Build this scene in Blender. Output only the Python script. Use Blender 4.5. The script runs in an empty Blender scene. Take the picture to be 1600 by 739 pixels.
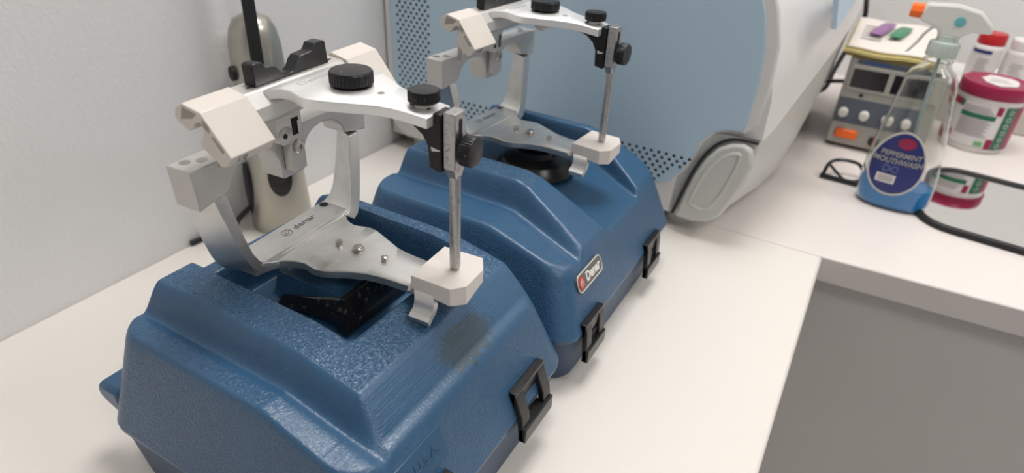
import bpy, bmesh, math, random
import numpy as np
from mathutils import Vector, Matrix
random.seed(4)
S = bpy.context.scene
COL = S.collection

# ------------------------------------------------------------------ camera
FPX = 999.584
AX = Vector((0.86516675, -0.29557765, 0.40510728))
RZ = Vector((0.04648537, 0.85162247, 0.5220903))
RX = np.array([0.86517169, -0.29557746, 0.40510728])
RY = np.array([0.49931659, 0.43286618, -0.75053968])
RW = np.array([0.04648537, 0.85162247, 0.5220903])
R3 = np.array([RX, RY, RW])
CAM = np.array([0, 0, 0.42])
cd = bpy.data.cameras.new('camera')
cam = bpy.data.objects.new('camera', cd)
COL.objects.link(cam)
M = Matrix.Identity(4)
for i in range(3):
    for j in range(3):
        M[i][j] = R3[i][j]
M.translation = Vector(CAM)
cam.matrix_world = M
cd.sensor_width = 36.0
cd.lens = FPX / 1600 * 36.0
cd.clip_start = 0.01
cd.dof.use_dof = True
cd.dof.focus_distance = 0.47
cd.dof.aperture_fstop = 6.3
S.camera = cam

# ------------------------------------------------------------------ world, lights, exposure
S.view_settings.view_transform = 'Standard'
S.view_settings.look = 'None'
S.view_settings.exposure = 0.12
S.view_settings.gamma = 1.0
S.view_settings.use_curve_mapping = False
w = bpy.data.worlds.new('world'); S.world = w
w.use_nodes = True
w.node_tree.nodes['Background'].inputs[0].default_value = (1.0, 1.0, 1.0, 1)
w.node_tree.nodes['Background'].inputs[1].default_value = 0.24
def area(name, loc, sx, sy, power, col=(1, .985, .97)):
    l = bpy.data.lights.new(name, 'AREA'); l.shape = 'RECTANGLE'; l.size = sx; l.size_y = sy
    l.energy = power; l.color = col
    o = bpy.data.objects.new(name, l); COL.objects.link(o); o.location = loc
    return o
CEIL = 1.85
LIGHTS = [(-0.20, 0.80, 12.5), (1.05, 1.0, 5.0), (1.45, -0.40, 9.0)]
for (lx, ly, lp) in LIGHTS:
    area('ceiling_lamp_light', (lx, ly, CEIL - .03), .58, .58, lp)

# ------------------------------------------------------------------ pixel -> place helpers
def _ray(p):
    d = R3 @ np.array([p[0] - 800, -(p[1] - 369.5), -FPX])
    return d
def onz(p, z=0.):
    d = _ray(p); return CAM + d * (z - CAM[2]) / d[2]
def ony(p, y):
    d = _ray(p); return CAM + d * (y - CAM[1]) / d[1]
def onx(p, x):
    d = _ray(p); return CAM + d * (x - CAM[0]) / d[0]

# ------------------------------------------------------------------ materials
def mat(name, col, rough=.5, metal=0., bump=None, spec=.5, coat=0., trans=0., ior=1.45, alpha=1., emit=0., sss=0.):
    m = bpy.data.materials.new(name); m.use_nodes = True
    b = m.node_tree.nodes['Principled BSDF']
    b.inputs['Base Color'].default_value = (*col, 1)
    b.inputs['Roughness'].default_value = rough
    b.inputs['Metallic'].default_value = metal
    b.inputs['Specular IOR Level'].default_value = spec
    b.inputs['Coat Weight'].default_value = coat
    b.inputs['Transmission Weight'].default_value = trans
    b.inputs['IOR'].default_value = ior
    b.inputs['Alpha'].default_value = alpha
    if emit:
        b.inputs['Emission Color'].default_value = (*col, 1)
        b.inputs['Emission Strength'].default_value = emit
    if bump:
        scale, dist = bump[0], bump[1]
        N = m.node_tree.nodes; L = m.node_tree.links
        tc = N.new('ShaderNodeTexCoord'); nz = N.new('ShaderNodeTexNoise')
        nz.inputs['Scale'].default_value = scale; nz.inputs['Detail'].default_value = 4
        bp = N.new('ShaderNodeBump'); bp.inputs['Distance'].default_value = dist
        bp.inputs['Strength'].default_value = 1
        L.new(tc.outputs['Object'], nz.inputs['Vector']); L.new(nz.outputs['Fac'], bp.inputs['Height'])
        L.new(bp.outputs['Normal'], b.inputs['Normal'])
    return m

def mottle(m, c2, scale, lo=.45, hi=.6, amt=1.):
    """mix a second colour in by noise (wear, dust)"""
    N = m.node_tree.nodes; L = m.node_tree.links; b = N['Principled BSDF']
    tc = N.new('ShaderNodeTexCoord'); nz = N.new('ShaderNodeTexNoise'); nz.inputs['Scale'].default_value = scale
    nz.inputs['Detail'].default_value = 5
    mr = N.new('ShaderNodeMapRange'); mr.inputs['From Min'].default_value = lo; mr.inputs['From Max'].default_value = hi
    mr.inputs['To Max'].default_value = amt
    mx = N.new('ShaderNodeMix'); mx.data_type = 'RGBA'
    mx.inputs[6].default_value = b.inputs['Base Color'].default_value[:]
    mx.inputs[7].default_value = (*c2, 1)
    L.new(tc.outputs['Object'], nz.inputs['Vector']); L.new(nz.outputs['Fac'], mr.inputs['Value'])
    L.new(mr.outputs[0], mx.inputs[0]); L.new(mx.outputs[2], b.inputs['Base Color'])
    return m

def leather_mat(name, col, stain=None):
    m = bpy.data.materials.new(name); m.use_nodes = True
    N = m.node_tree.nodes; L = m.node_tree.links; b = N['Principled BSDF']
    b.inputs['Roughness'].default_value = .31
    b.inputs['Specular IOR Level'].default_value = .62
    tc = N.new('ShaderNodeTexCoord'); geo = N.new('ShaderNodeNewGeometry')
    # colour, faint variation
    nz = N.new('ShaderNodeTexNoise'); nz.inputs['Scale'].default_value = 14; nz.inputs['Detail'].default_value = 3
    mx = N.new('ShaderNodeMix'); mx.data_type = 'RGBA'
    mx.inputs[6].default_value = (*[c * .86 for c in col], 1); mx.inputs[7].default_value = (*[c * 1.14 for c in col], 1)
    L.new(tc.outputs['Object'], nz.inputs['Vector']); L.new(nz.outputs['Fac'], mx.inputs[0]); L.new(mx.outputs[2], b.inputs['Base Color'])
    # warped voronoi: leather grain
    wn = N.new('ShaderNodeTexNoise'); wn.inputs['Scale'].default_value = 230; wn.inputs['Detail'].default_value = 2
    L.new(tc.outputs['Object'], wn.inputs['Vector'])
    vs = N.new('ShaderNodeVectorMath'); vs.operation = 'MULTIPLY_ADD'
    vs.inputs[1].default_value = (.010, .010, .010)
    L.new(wn.outputs['Color'], vs.inputs[0]); L.new(tc.outputs['Object'], vs.inputs[2])
    v1 = N.new('ShaderNodeTexVoronoi'); v1.feature = 'SMOOTH_F1'; v1.inputs['Scale'].default_value = 430
    L.new(vs.outputs[0], v1.inputs['Vector'])
    v2 = N.new('ShaderNodeTexVoronoi'); v2.feature = 'SMOOTH_F1'; v2.inputs['Scale'].default_value = 800
    L.new(vs.outputs[0], v2.inputs['Vector'])
    sep = N.new('ShaderNodeSeparateXYZ'); L.new(geo.outputs['Normal'], sep.inputs[0])
    flat = N.new('ShaderNodeMapRange'); flat.inputs['From Min'].default_value = .93; flat.inputs['From Max'].default_value = .985
    L.new(sep.outputs['Z'], flat.inputs['Value'])
    steep = N.new('ShaderNodeMapRange'); steep.inputs['From Min'].default_value = .5; steep.inputs['From Max'].default_value = .34
    L.new(sep.outputs['Z'], steep.inputs['Value'])
    sp = N.new('ShaderNodeSeparateXYZ'); L.new(tc.outputs['Object'], sp.inputs[0])
    hi = N.new('ShaderNodeMapRange'); hi.inputs['From Min'].default_value = .128; hi.inputs['From Max'].default_value = .134
    L.new(sp.outputs['Z'], hi.inputs['Value'])
    a = N.new('ShaderNodeMath'); a.operation = 'MULTIPLY'; L.new(flat.outputs[0], a.inputs[0]); L.new(hi.outputs[0], a.inputs[1])
    h1 = N.new('ShaderNodeMath'); h1.operation = 'MULTIPLY'; L.new(v1.outputs['Distance'], h1.inputs[0]); L.new(a.outputs[0], h1.inputs[1])
    # sides and shoulders
    s2 = N.new('ShaderNodeMath'); s2.operation = 'MULTIPLY_ADD'; s2.inputs[1].default_value = .34; s2.inputs[2].default_value = .10
    L.new(steep.outputs[0], s2.inputs[0])
    h2 = N.new('ShaderNodeMath'); h2.operation = 'MULTIPLY'; L.new(v2.outputs['Distance'], h2.inputs[0]); L.new(s2.outputs[0], h2.inputs[1])
    ad = N.new('ShaderNodeMath'); ad.operation = 'ADD'; L.new(h1.outputs[0], ad.inputs[0]); L.new(h2.outputs[0], ad.inputs[1])
    bp = N.new('ShaderNodeBump'); bp.inputs['Distance'].default_value = .0016; bp.inputs['Strength'].default_value = 1.
    last = ad
    if stain:
        # moulding lines along the sloped band
        wv = N.new('ShaderNodeTexNoise'); wv.inputs['Scale'].default_value = 1.; wv.inputs['Detail'].default_value = 2
        mp = N.new('ShaderNodeMapping'); mp.inputs['Scale'].default_value = (1100, 14, 1100)
        L.new(tc.outputs['Object'], mp.inputs[0]); L.new(mp.outputs[0], wv.inputs['Vector'])
        bx_ = N.new('ShaderNodeMapRange'); bx_.inputs['From Min'].default_value = stain[0] ; bx_.inputs['From Max'].default_value = stain[0] + .002
        L.new(sp.outputs['X'], bx_.inputs['Value'])
        bx2 = N.new('ShaderNodeMapRange'); bx2.inputs['From Min'].default_value = stain[0] + .017 ; bx2.inputs['From Max'].default_value = stain[0] + .021
        bx2.inputs['To Min'].default_value = 1; bx2.inputs['To Max'].default_value = 0
        L.new(sp.outputs['X'], bx2.inputs['Value'])
        m1 = N.new('ShaderNodeMath'); m1.operation = 'MULTIPLY'; L.new(bx_.outputs[0], m1.inputs[0]); L.new(bx2.outputs[0], m1.inputs[1])
        m2 = N.new('ShaderNodeMath'); m2.operation = 'MULTIPLY'; L.new(m1.outputs[0], m2.inputs[0]); L.new(wv.outputs['Fac'], m2.inputs[1])
        last = N.new('ShaderNodeMath'); last.operation = 'MULTIPLY_ADD'; last.inputs[1].default_value = .22
        L.new(m2.outputs[0], last.inputs[0]); L.new(ad.outputs[0], last.inputs[2])
        # dried stain
        d = N.new('ShaderNodeVectorMath'); d.operation = 'SUBTRACT'; d.inputs[1].default_value = stain[1]
        L.new(tc.outputs['Object'], d.inputs[0])
        ds = N.new('ShaderNodeVectorMath'); ds.operation = 'MULTIPLY'; ds.inputs[1].default_value = (1 / .0125, 1 / .033, 1 / .03); L.new(d.outputs[0], ds.inputs[0])
        ln = N.new('ShaderNodeVectorMath'); ln.operation = 'LENGTH'; L.new(ds.outputs[0], ln.inputs[0])
        n2 = N.new('ShaderNodeTexNoise'); n2.inputs['Scale'].default_value = 230; n2.inputs['Detail'].default_value = 4; L.new(tc.outputs['Object'], n2.inputs['Vector'])
        ed = N.new('ShaderNodeMath'); ed.operation = 'MULTIPLY_ADD'; ed.inputs[1].default_value = 1.5; L.new(n2.outputs['Fac'], ed.inputs[0]); L.new(ln.outputs['Value'], ed.inputs[2])
        mk = N.new('ShaderNodeMapRange'); mk.inputs['From Min'].default_value = 1.78; mk.inputs['From Max'].default_value = 1.55; mk.inputs['To Max'].default_value = .75
        L.new(ed.outputs[0], mk.inputs['Value'])
        ms = N.new('ShaderNodeMix'); ms.data_type = 'RGBA'; ms.inputs[7].default_value = (.030, .050, .055, 1)
        L.new(mk.outputs[0], ms.inputs[0]); L.new(mx.outputs[2], ms.inputs[6]); L.new(ms.outputs[2], b.inputs['Base Color'])
    L.new(last.outputs[0], bp.inputs['Height']); L.new(bp.outputs['Normal'], b.inputs['Normal'])
    return m

MT = {}
BLUE = (.029, .095, .190)
MT['blue'] = leather_mat('blue leathered plastic', BLUE)
_sp = onz((732, 521), .130)
MT['blue_stained'] = leather_mat('blue leathered plastic with dried stain', BLUE, (-.2025 + .2765, (float(_sp[0]) + .2765, float(_sp[1]) - .2655, .131)))
MT['blue_base'] = mat('dull blue plastic', (.050, .085, .150), .5, bump=(700, .0004))
MT['blue_smooth'] = mat('smooth blue plastic', (.034, .098, .185), .3)
MT['alu'] = mottle(mat('cast aluminium', (.72, .71, .69), .37, .93, bump=(900, .00006)), (.62, .61, .59), 60, .45, .65, .7)
MT['alu_dark'] = mottle(mat('worn aluminium', (.46, .455, .45), .36, .95, bump=(900, .0001)), (.25, .25, .25), 300, .55, .7, .8)
MT['anod'] = mat('matte grey anodised aluminium', (.60, .585, .56), .48, .7, bump=(1200, .00004))
MT['arm'] = mat('bright aluminium', (.90, .90, .89), .42, .75, bump=(1200, .00004))
MT['steel'] = mat('steel', (.50, .46, .42), .28, 1.)
MT['white_resin'] = mat('off-white resin', (.72, .66, .615), .42, bump=(500, .00005))
MT['wing'] = mat('ivory plastic', (.70, .64, .58), .38, bump=(500, .00005))
MT['black'] = mat('black plastic', (.012, .012, .013), .28)
MT['black_worn'] = mottle(mat('worn black metal', (.014, .014, .015), .3, .3), (.30, .30, .29), 420, .66, .72, .8)
MT['black_gloss'] = mottle(mat('glossy black plastic', (.012, .011, .011), .12, coat=.5), (.10, .095, .085), 180, .60, .66, .6)
MT['dark'] = mat('painted recess shade', (.02, .02, .022), .8)  # near-black colour stands in for the shade inside slots and openings
MT['ink'] = mat('grey engraving', (.16, .16, .16), .6)
MT['counter'] = mat('cream laminate', (.78, .735, .685), .38, bump=(260, .00003))
MT['counter2'] = mat('white laminate', (.78, .72, .69), .34, bump=(260, .00003))
MT['cabinet'] = mottle(mat('grey cabinet board', (.70, .66, .63), .5), (.74, .70, .665), 8, .3, .7, .6)
MT['wall'] = mottle(mat('white plaster', (.76, .75, .745), .75, bump=(220, .0005)), (.70, .685, .675), 6, .5, .7, .6)
MT['ceil'] = mat('white ceiling', (.8, .8, .79), .8)
MT['floor'] = mottle(mat('grey vinyl floor', (.32, .31, .30), .5), (.38, .37, .35), 30)
MT['lampon'] = mat('lit diffuser', (1., .97, .93), .5, emit=4.)
MT['mach_blue'] = mat('pale blue panel', (.50, .65, .77), .42, bump=(1500, .00003))
MT['mach_white'] = mat('machine white plastic', (.78, .75, .73), .35)
MT['mach_grey'] = mat('machine grey-green plastic', (.62, .62, .575), .4)
MT['lampbody'] = mat('champagne metal', (.46, .44, .385), .30, .75)
MT['rubber'] = mat('black rubber', (.015, .015, .016), .5)
MT['orange'] = mat('orange plastic', (.95, .16, .02), .35)
MT['psu'] = mat('beige-grey case', (.40, .385, .345), .45)
MT['psu_panel'] = mat('slate panel', (.10, .115, .15), .5)
MT['display'] = mat('dark display', (.012, .010, .014), .15)
MT['knobcream'] = mat('cream knob', (.66, .64, .58), .4)
MT['bluetext'] = mat('blue print', (.05, .10, .30), .5)
MT['paper'] = mat('paper', (.76, .70, .65), .7)
MT['yellowpaper'] = mat('yellow paper edge', (.62, .52, .22), .7)
MT['purple'] = mat('purple foil', (.27, .11, .30), .3)
MT['green'] = mat('green foil', (.03, .22, .10), .35)
MT['greenlabel'] = mat('green label', (.02, .15, .08), .4)
MT['burg'] = mat('burgundy plastic', (.30, .012, .06), .35)
MT['red'] = mat('red plastic', (.50, .015, .02), .35)
MT['whiteplas'] = mat('white plastic', (.78, .75, .73), .35)
MT['label'] = mat('white label', (.72, .68, .67), .5)
MT['greyprint'] = mat('grey print', (.30, .28, .29), .6)
MT['navy'] = mat('navy label', (.022, .03, .16), .35)
MT['silvertext'] = mat('silver print', (.62, .60, .55), .4)
MT['mirror'] = mat('mirror glass', (.86, .85, .84), .015, 1.)
MT['clear'] = mat('clear plastic', (.93, .94, .92), .06, trans=1., ior=1.42)
MT['clear2'] = mat('frosted clear plastic', (.84, .84, .80), .35, trans=.42, ior=1.3)
MT['liquid'] = mat('blue mouthwash', (.02, .34, .88), .12, trans=.0, ior=1.33)
MT['tube'] = mat('pale dip tube', (.62, .78, .80), .3, trans=.4)
MT['trans_box'] = mat('milky container', (.70, .65, .58), .3, trans=.25)

# ------------------------------------------------------------------ object helpers
def empty(name, loc, label, cat, group=None):
    o = bpy.data.objects.new(name, None); COL.objects.link(o); o.location = loc
    o.empty_display_size = .02
    o['label'] = label; o['category'] = cat
    if group: o['group'] = group
    return o
def rootpos(p):
    v = Vector((0, 0, 0))
    while p is not None:
        v = v + p.location; p = p.parent
    return v
def link(name, bm, m, parent=None, smooth=35, label=None, world=True, bevel=None, loc=None):
    """mesh given in world coordinates; stored relative to its parent (or to loc)"""
    bmesh.ops.remove_doubles(bm, verts=bm.verts, dist=1e-6)
    bmesh.ops.recalc_face_normals(bm, faces=bm.faces)
    me = bpy.data.meshes.new(name)
    off = rootpos(parent) if (parent is not None and world) else Vector((0, 0, 0))
    if parent is None and loc is not None: off = Vector(loc)
    bmesh.ops.translate(bm, verts=bm.verts, vec=-off)
    bm.to_mesh(me); bm.free()
    ms = m if isinstance(m, list) else [m]
    for q in ms: me.materials.append(MT[q] if isinstance(q, str) else q)
    o = bpy.data.objects.new(name, me); COL.objects.link(o)
    if parent is not None: o.parent = parent
    elif loc is not None: o.location = loc
    if smooth:
        for f in me.polygons: f.use_smooth = True
        try: me.set_sharp_from_angle(angle=math.radians(smooth))
        except Exception: pass
    if bevel:
        md = o.modifiers.new('bevel', 'BEVEL'); md.width = bevel; md.segments = 2; md.limit_method = 'ANGLE'
        md.angle_limit = math.radians(38); md.harden_normals = False
    if label: o['label'] = label
    return o
def tag(o, label, cat, group=None):
    o['label'] = label; o['category'] = cat
    if group: o['group'] = group
    return o
def structure(o):
    o['kind'] = 'structure'; return o
def B(): return bmesh.new()
def box(bm, x0, x1, y0, y1, z0, z1, mi=0):
    vs = [bm.verts.new(c) for c in ((x0,y0,z0),(x1,y0,z0),(x1,y1,z0),(x0,y1,z0),(x0,y0,z1),(x1,y0,z1),(x1,y1,z1),(x0,y1,z1))]
    for f in ((0,3,2,1),(4,5,6,7),(0,1,5,4),(1,2,6,5),(2,3,7,6),(3,0,4,7)):
        bm.faces.new([vs[i] for i in f]).material_index = mi
    return vs
def loft(bm, rings, cap=True, mi=0, closed=True):
    R = [[bm.verts.new(p) for p in r] for r in rings]
    n = len(R[0])
    for a, b in zip(R, R[1:]):
        for i in range(n if closed else n - 1):
            j = (i + 1) % n
            try: bm.faces.new((a[i], a[j], b[j], b[i])).material_index = mi
            except ValueError: pass
    if cap:
        for r in (R[0], R[-1]):
            try: bm.faces.new(r).material_index = mi
            except ValueError: pass
    return R
def prism(bm, pts, d, mi=0):
    """pts: list of 3D points (planar polygon), d: extrusion vector"""
    d = Vector(d)
    loft(bm, [[Vector(p) for p in pts], [Vector(p) + d for p in pts]], True, mi)
def frame_of(n, up=None):
    n = Vector(n).normalized()
    u = Vector(up) if up else (Vector((0, 0, 1)) if abs(n.z) < .9 else Vector((1, 0, 0)))
    a = u.cross(n).normalized(); b = n.cross(a)
    return a, b, n
def lathe(bm, c, axis, prof, seg=32, ribs=0, ribd=0., mi=0):
    """prof: list (r, h[, ribbed])"""
    a, b, n = frame_of(axis); c = Vector(c); rings = []
    for q in prof:
        r, h = q[0], q[1]; rb = len(q) > 2
        ring = []
        for i in range(seg):
            t = 2 * math.pi * i / seg
            rr = r - (ribd if (rb and ribs and (i % 2)) else 0)
            ring.append(c + a * (rr * math.cos(t)) + b * (rr * math.sin(t)) + n * h)
        rings.append(ring)
    loft(bm, rings, True, mi)
def tube(bm, pts, r, seg=10, mi=0, closed=False):
    pts = [Vector(p) for p in pts]; n = len(pts); rings = []
    up = None
    for i, p in enumerate(pts):
        if closed: t = pts[(i + 1) % n] - pts[i - 1]
        else: t = pts[min(i + 1, n - 1)] - pts[max(i - 1, 0)]
        t.normalize()
        if up is None:
            up = Vector((0, 0, 1)) if abs(t.z) < .9 else Vector((1, 0, 0))
        s = t.cross(up).normalized(); up = s.cross(t).normalized()
        rr = r[i] if isinstance(r, (list, tuple)) else r
        rings.append([p + s * (rr * math.cos(2 * math.pi * k / seg)) + up * (rr * math.sin(2 * math.pi * k / seg)) for k in range(seg)])
    if closed: rings.append(rings[0])
    loft(bm, rings, not closed, mi)
def smoothpath(pts, k=6):
    pts = [Vector(p) for p in pts]; out = []
    for i in range(len(pts) - 1):
        p0 = pts[max(i - 1, 0)]; p1 = pts[i]; p2 = pts[i + 1]; p3 = pts[min(i + 2, len(pts) - 1)]
        for j in range(k):
            t = j / k
            out.append(.5 * ((2 * p1) + (-p0 + p2) * t + (2 * p0 - 5 * p1 + 4 * p2 - p3) * t * t + (-p0 + 3 * p1 - 3 * p2 + p3) * t ** 3))
    out.append(pts[-1]); return out
def text(name, s, size, origin, xdir, ydir, m, parent=None, ext=.0001, align='CENTER', label=None, shear=0., bold=0., sx=1.):
    cu = bpy.data.curves.new('tmp', 'FONT'); cu.body = s; cu.size = size; cu.extrude = ext
    cu.align_x = align; cu.align_y = 'CENTER'; cu.shear = shear; cu.offset = bold; cu.resolution_u = 3
    t = bpy.data.objects.new('tmp', cu); COL.objects.link(t)
    bpy.context.view_layer.update()
    dg = bpy.context.evaluated_depsgraph_get()
    me = bpy.data.meshes.new_from_object(t.evaluated_get(dg))
    bpy.data.objects.remove(t); bpy.data.curves.remove(cu)
    X = Vector(xdir).normalized(); Y = Vector(ydir).normalized(); Z = X.cross(Y)
    bm = B(); bm.from_mesh(me); bpy.data.meshes.remove(me)
    o0 = Vector(origin)
    for v in bm.verts:
        c = v.co.copy(); v.co = o0 + X * c.x * sx + Y * c.y + Z * c.z
    for f in bm.faces: f.material_index = 0
    return link(name, bm, m, parent, smooth=0, label=label)
def knob(bm, c, axis, r, h, dome=.0006, seg=72, rd=.0004):
    lathe(bm, c, axis, [(r * .86, 0), (r, .0008, 1), (r, h - .0012, 1), (r * .93, h), (r * .5, h + dome), (r * .05, h + dome * 1.2)], seg, 1, rd)

# ------------------------------------------------------------------ room shell
bm = B(); box(bm, -.75, -.632, -1.6, 2.0, -.80, CEIL); structure(link('wall_left', bm, 'wall', smooth=0))
bm = B(); box(bm, -.632, 2.2, 1.66, 1.80, -.80, CEIL); structure(link('wall_back', bm, 'wall', smooth=0))
bm = B(); box(bm, -.75, 2.2, -1.6, 1.80, -.86, -.80); structure(link('floor', bm, 'floor', smooth=0))
bm = B(); box(bm, -.75, 2.2, -1.6, 1.80, CEIL, CEIL + .06); structure(link('ceiling', bm, 'ceil', smooth=0))
for i, (lx, ly, lp) in enumerate(LIGHTS):
    f = empty('ceiling_lamp', (lx, ly, CEIL - .02), 'square flat ceiling lamp ' + ('above the counter corner', 'above the right counter', 'to the right of the left worktop')[i], 'lamp')
    bm = B(); box(bm, lx - .31, lx + .31, ly - .31, ly + .31, CEIL - .012, CEIL); link('lamp_frame', bm, 'whiteplas', f, smooth=0)
    bm = B(); box(bm, lx - .29, lx + .29, ly - .29, ly + .29, CEIL - .018, CEIL - .0125); link('diffuser', bm, 'lampon', f, smooth=0)

# ------------------------------------------------------------------ furniture
lc = empty('worktop', (-.3, 0, -.036), 'cream laminate worktop running along the left wall under both blue cases', 'worktop')
bm = B()
box(bm, -.632, .0195, -1.2, .781, -.036, 0)
link('worktop_board', bm, 'counter', lc, bevel=.0035)
rc = empty('worktop', (.6, 1.2, -.036), 'white laminate worktop at the back with the mouthwash bottle on it', 'worktop')
bm = B()
prism(bm, [(-.632, .7815, -.036), (.021, .7815, -.036), (1.6, .871, -.036), (1.6, 1.66, -.036), (-.632, 1.66, -.036)], (0, 0, .036))
link('worktop_board', bm, 'counter2', rc, bevel=.002)
cb = empty('base_cabinet', (.6, 1.2, -.8), 'grey cabinet front below the back worktop', 'cabinet')
bm = B(); prism(bm, [(-.09, .795, -.795), (1.6, .893, -.795), (1.6, 1.65, -.795), (-.09, 1.65, -.795)], (0, 0, .759)); link('cabinet_body', bm, 'cabinet', cb, smooth=0)
cb = empty('base_cabinet', (-.35, 0, -.8), 'grey cabinet below the left worktop', 'cabinet')
bm = B(); box(bm, -.63, -.06, -1.18, .76, -.795, -.0365); link('cabinet_body', bm, 'cabinet', cb, smooth=0)

# ------------------------------------------------------------------ blue carrying cases
def sstep(a, b, x):
    t = np.clip((x - a) / (b - a), 0, 1); return t * t * (3 - 2 * t)
def smin(a, b, k):
    h = np.clip(.5 + .5 * (b - a) / k, 0, 1); return b * (1 - h) + a * h - k * h * (1 - h)
def lid_mesh(P):
    x0, x1, y0, y1, zs = P['x0'], P['x1'], P['y0'], P['y1'], .055
    n = 190; m = 190
    def spread(n):   # denser near the borders
        t = np.linspace(-1, 1, n); return np.sign(t) * (1 - (1 - np.abs(t)) ** 1.25)
    s, t = np.meshgrid(spread(n), spread(m), indexing='ij')
    hx, hy = (x1 - x0) / 2, (y1 - y0) / 2; cx, cy = (x0 + x1) / 2, (y0 + y1) / 2
    X = s * hx; Y = t * hy; r = .022
    # pull the rim into a rounded rectangle
    mm = np.maximum(np.abs(s), np.abs(t)) + 1e-9
    bx = X / mm; by = Y / mm
    qx = np.abs(bx) - (hx - r); qy = np.abs(by) - (hy - r)
    corner = (qx > 0) & (qy > 0)
    L = np.sqrt(np.maximum(qx, 0) ** 2 + np.maximum(qy, 0) ** 2) + 1e-9
    k = np.where(corner, r / L, 1.)
    rx = np.where(corner, np.sign(bx) * (hx - r + qx * np.minimum(k, 1)), bx)
    ry = np.where(corner, np.sign(by) * (hy - r + qy * np.minimum(k, 1)), by)
    w = sstep(.80, 1., mm)
    X = X + (rx - bx) * w; Y = Y + (ry - by) * w
    X += cx; Y += cy
    # side height by bisection over inset rounded rectangles
    sl = P['slope']  # left, right, near, far
    lo = np.full(X.shape, 0.); hi = np.full(X.shape, .2)
    for _ in range(22):
        h = (lo + hi) / 2
        a0, a1 = x0 + h / sl[0], x1 - h / sl[1]; b0, b1 = y0 + h / sl[2], y1 - h / sl[3]
        dx = np.abs(X - (a0 + a1) / 2) - ((a1 - a0) / 2 - r); dy = np.abs(Y - (b0 + b1) / 2) - ((b1 - b0) / 2 - r)
        d = np.sqrt(np.maximum(dx, 0) ** 2 + np.maximum(dy, 0) ** 2) + np.minimum(np.maximum(dx, dy), 0) - r
        ins = d < 0
        lo = np.where(ins, h, lo); hi = np.where(ins, hi, h)
    side = zs + lo
    T = P['top'](X, Y)
    Z = smin(T, side, .009)
    Z = np.where((mm > .9999), zs, np.maximum(Z, zs))
    # lip flange below the rim
    bm = B()
    V = [[bm.verts.new((X[i, j], Y[i, j], Z[i, j])) for j in range(m)] for i in range(n)]
    for i in range(n - 1):
        for j in range(m - 1):
            bm.faces.new((V[i][j], V[i + 1][j], V[i + 1][j + 1], V[i][j + 1]))
    return bm

def interp(x, xs, ys): return np.interp(x, xs, ys)
def top_near(X, Y):
    sh = interp(X, [-.41, -.262, -.25, -.178, -.14], [.131, .131, .131, .1155, .105])
    pl = interp(X, [-.41, -.265, -.245, -.203, -.14], [.1505, .1505, .148, .1385, .130])
    e = sstep(.183, .1995, Y) * (1 - sstep(.366, .380, Y))
    e = e * sstep(-.398, -.386, X)
    band = 1 - np.clip((X + .2035) / .021, 0, 1)
    T = sh + (pl - sh) * e * band
    # slight valley at the foot of the platform
    T -= .0022 * np.exp(-((Y - .184) / .005) ** 2)
    # recess with its raised inner island
    ry = sstep(.224, .233, Y) * (1 - sstep(.345, .354, Y))
    rx = 1 - sstep(-.243, -.233, X)
    depth = np.where(X < -.366, .0105 + .0275 * sstep(-.374, -.366, X), .038)
    T -= depth * ry * rx
    isl = sstep(.2620, .2665, Y) * (1 - sstep(.322, .330, Y)) * (1 - sstep(-.2835, -.279, X)) * sstep(-.352, -.345, X)
    isl2 = sstep(.270, .277, Y) * (1 - sstep(.312, .320, Y)) * (1 - sstep(-.294, -.287, X)) * sstep(-.343, -.336, X)
    T += .0215 * isl + .004 * isl2
    return T
def top_rear(X, Y):
    sh = interp(X, [-.41, -.262, -.25, -.175, -.14], [.129, .129, .128, .110, .103])
    pl = interp(X, [-.41, -.258, -.243, -.173, -.14], [.1505, .1505, .147, .1135, .098])
    nearin = interp(X, [-.40, -.25, -.175], [.480, .480, .462])
    e = sstep(0, 1, (Y - nearin + .0155) / .0155) * (1 - sstep(.655, .670, Y)) * sstep(-.398, -.386, X)
    T = sh + (pl - sh) * e
    T -= .0030 * np.exp(-((Y - nearin + .015) / .006) ** 2)
    farin = interp(X, [-.40, -.25, -.175], [.640, .640, .600])
    ry = sstep(.504, .514, Y) * (1 - sstep(0, 1, (Y - farin + .008) / .008))
    fl = interp(X, [-.41, -.374, -.366, -.262, -.168], [.140, .140, .120, .120, .1065])
    T = np.where(True, T * (1 - ry) + np.minimum(T, fl) * ry, T)
    return T

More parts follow.
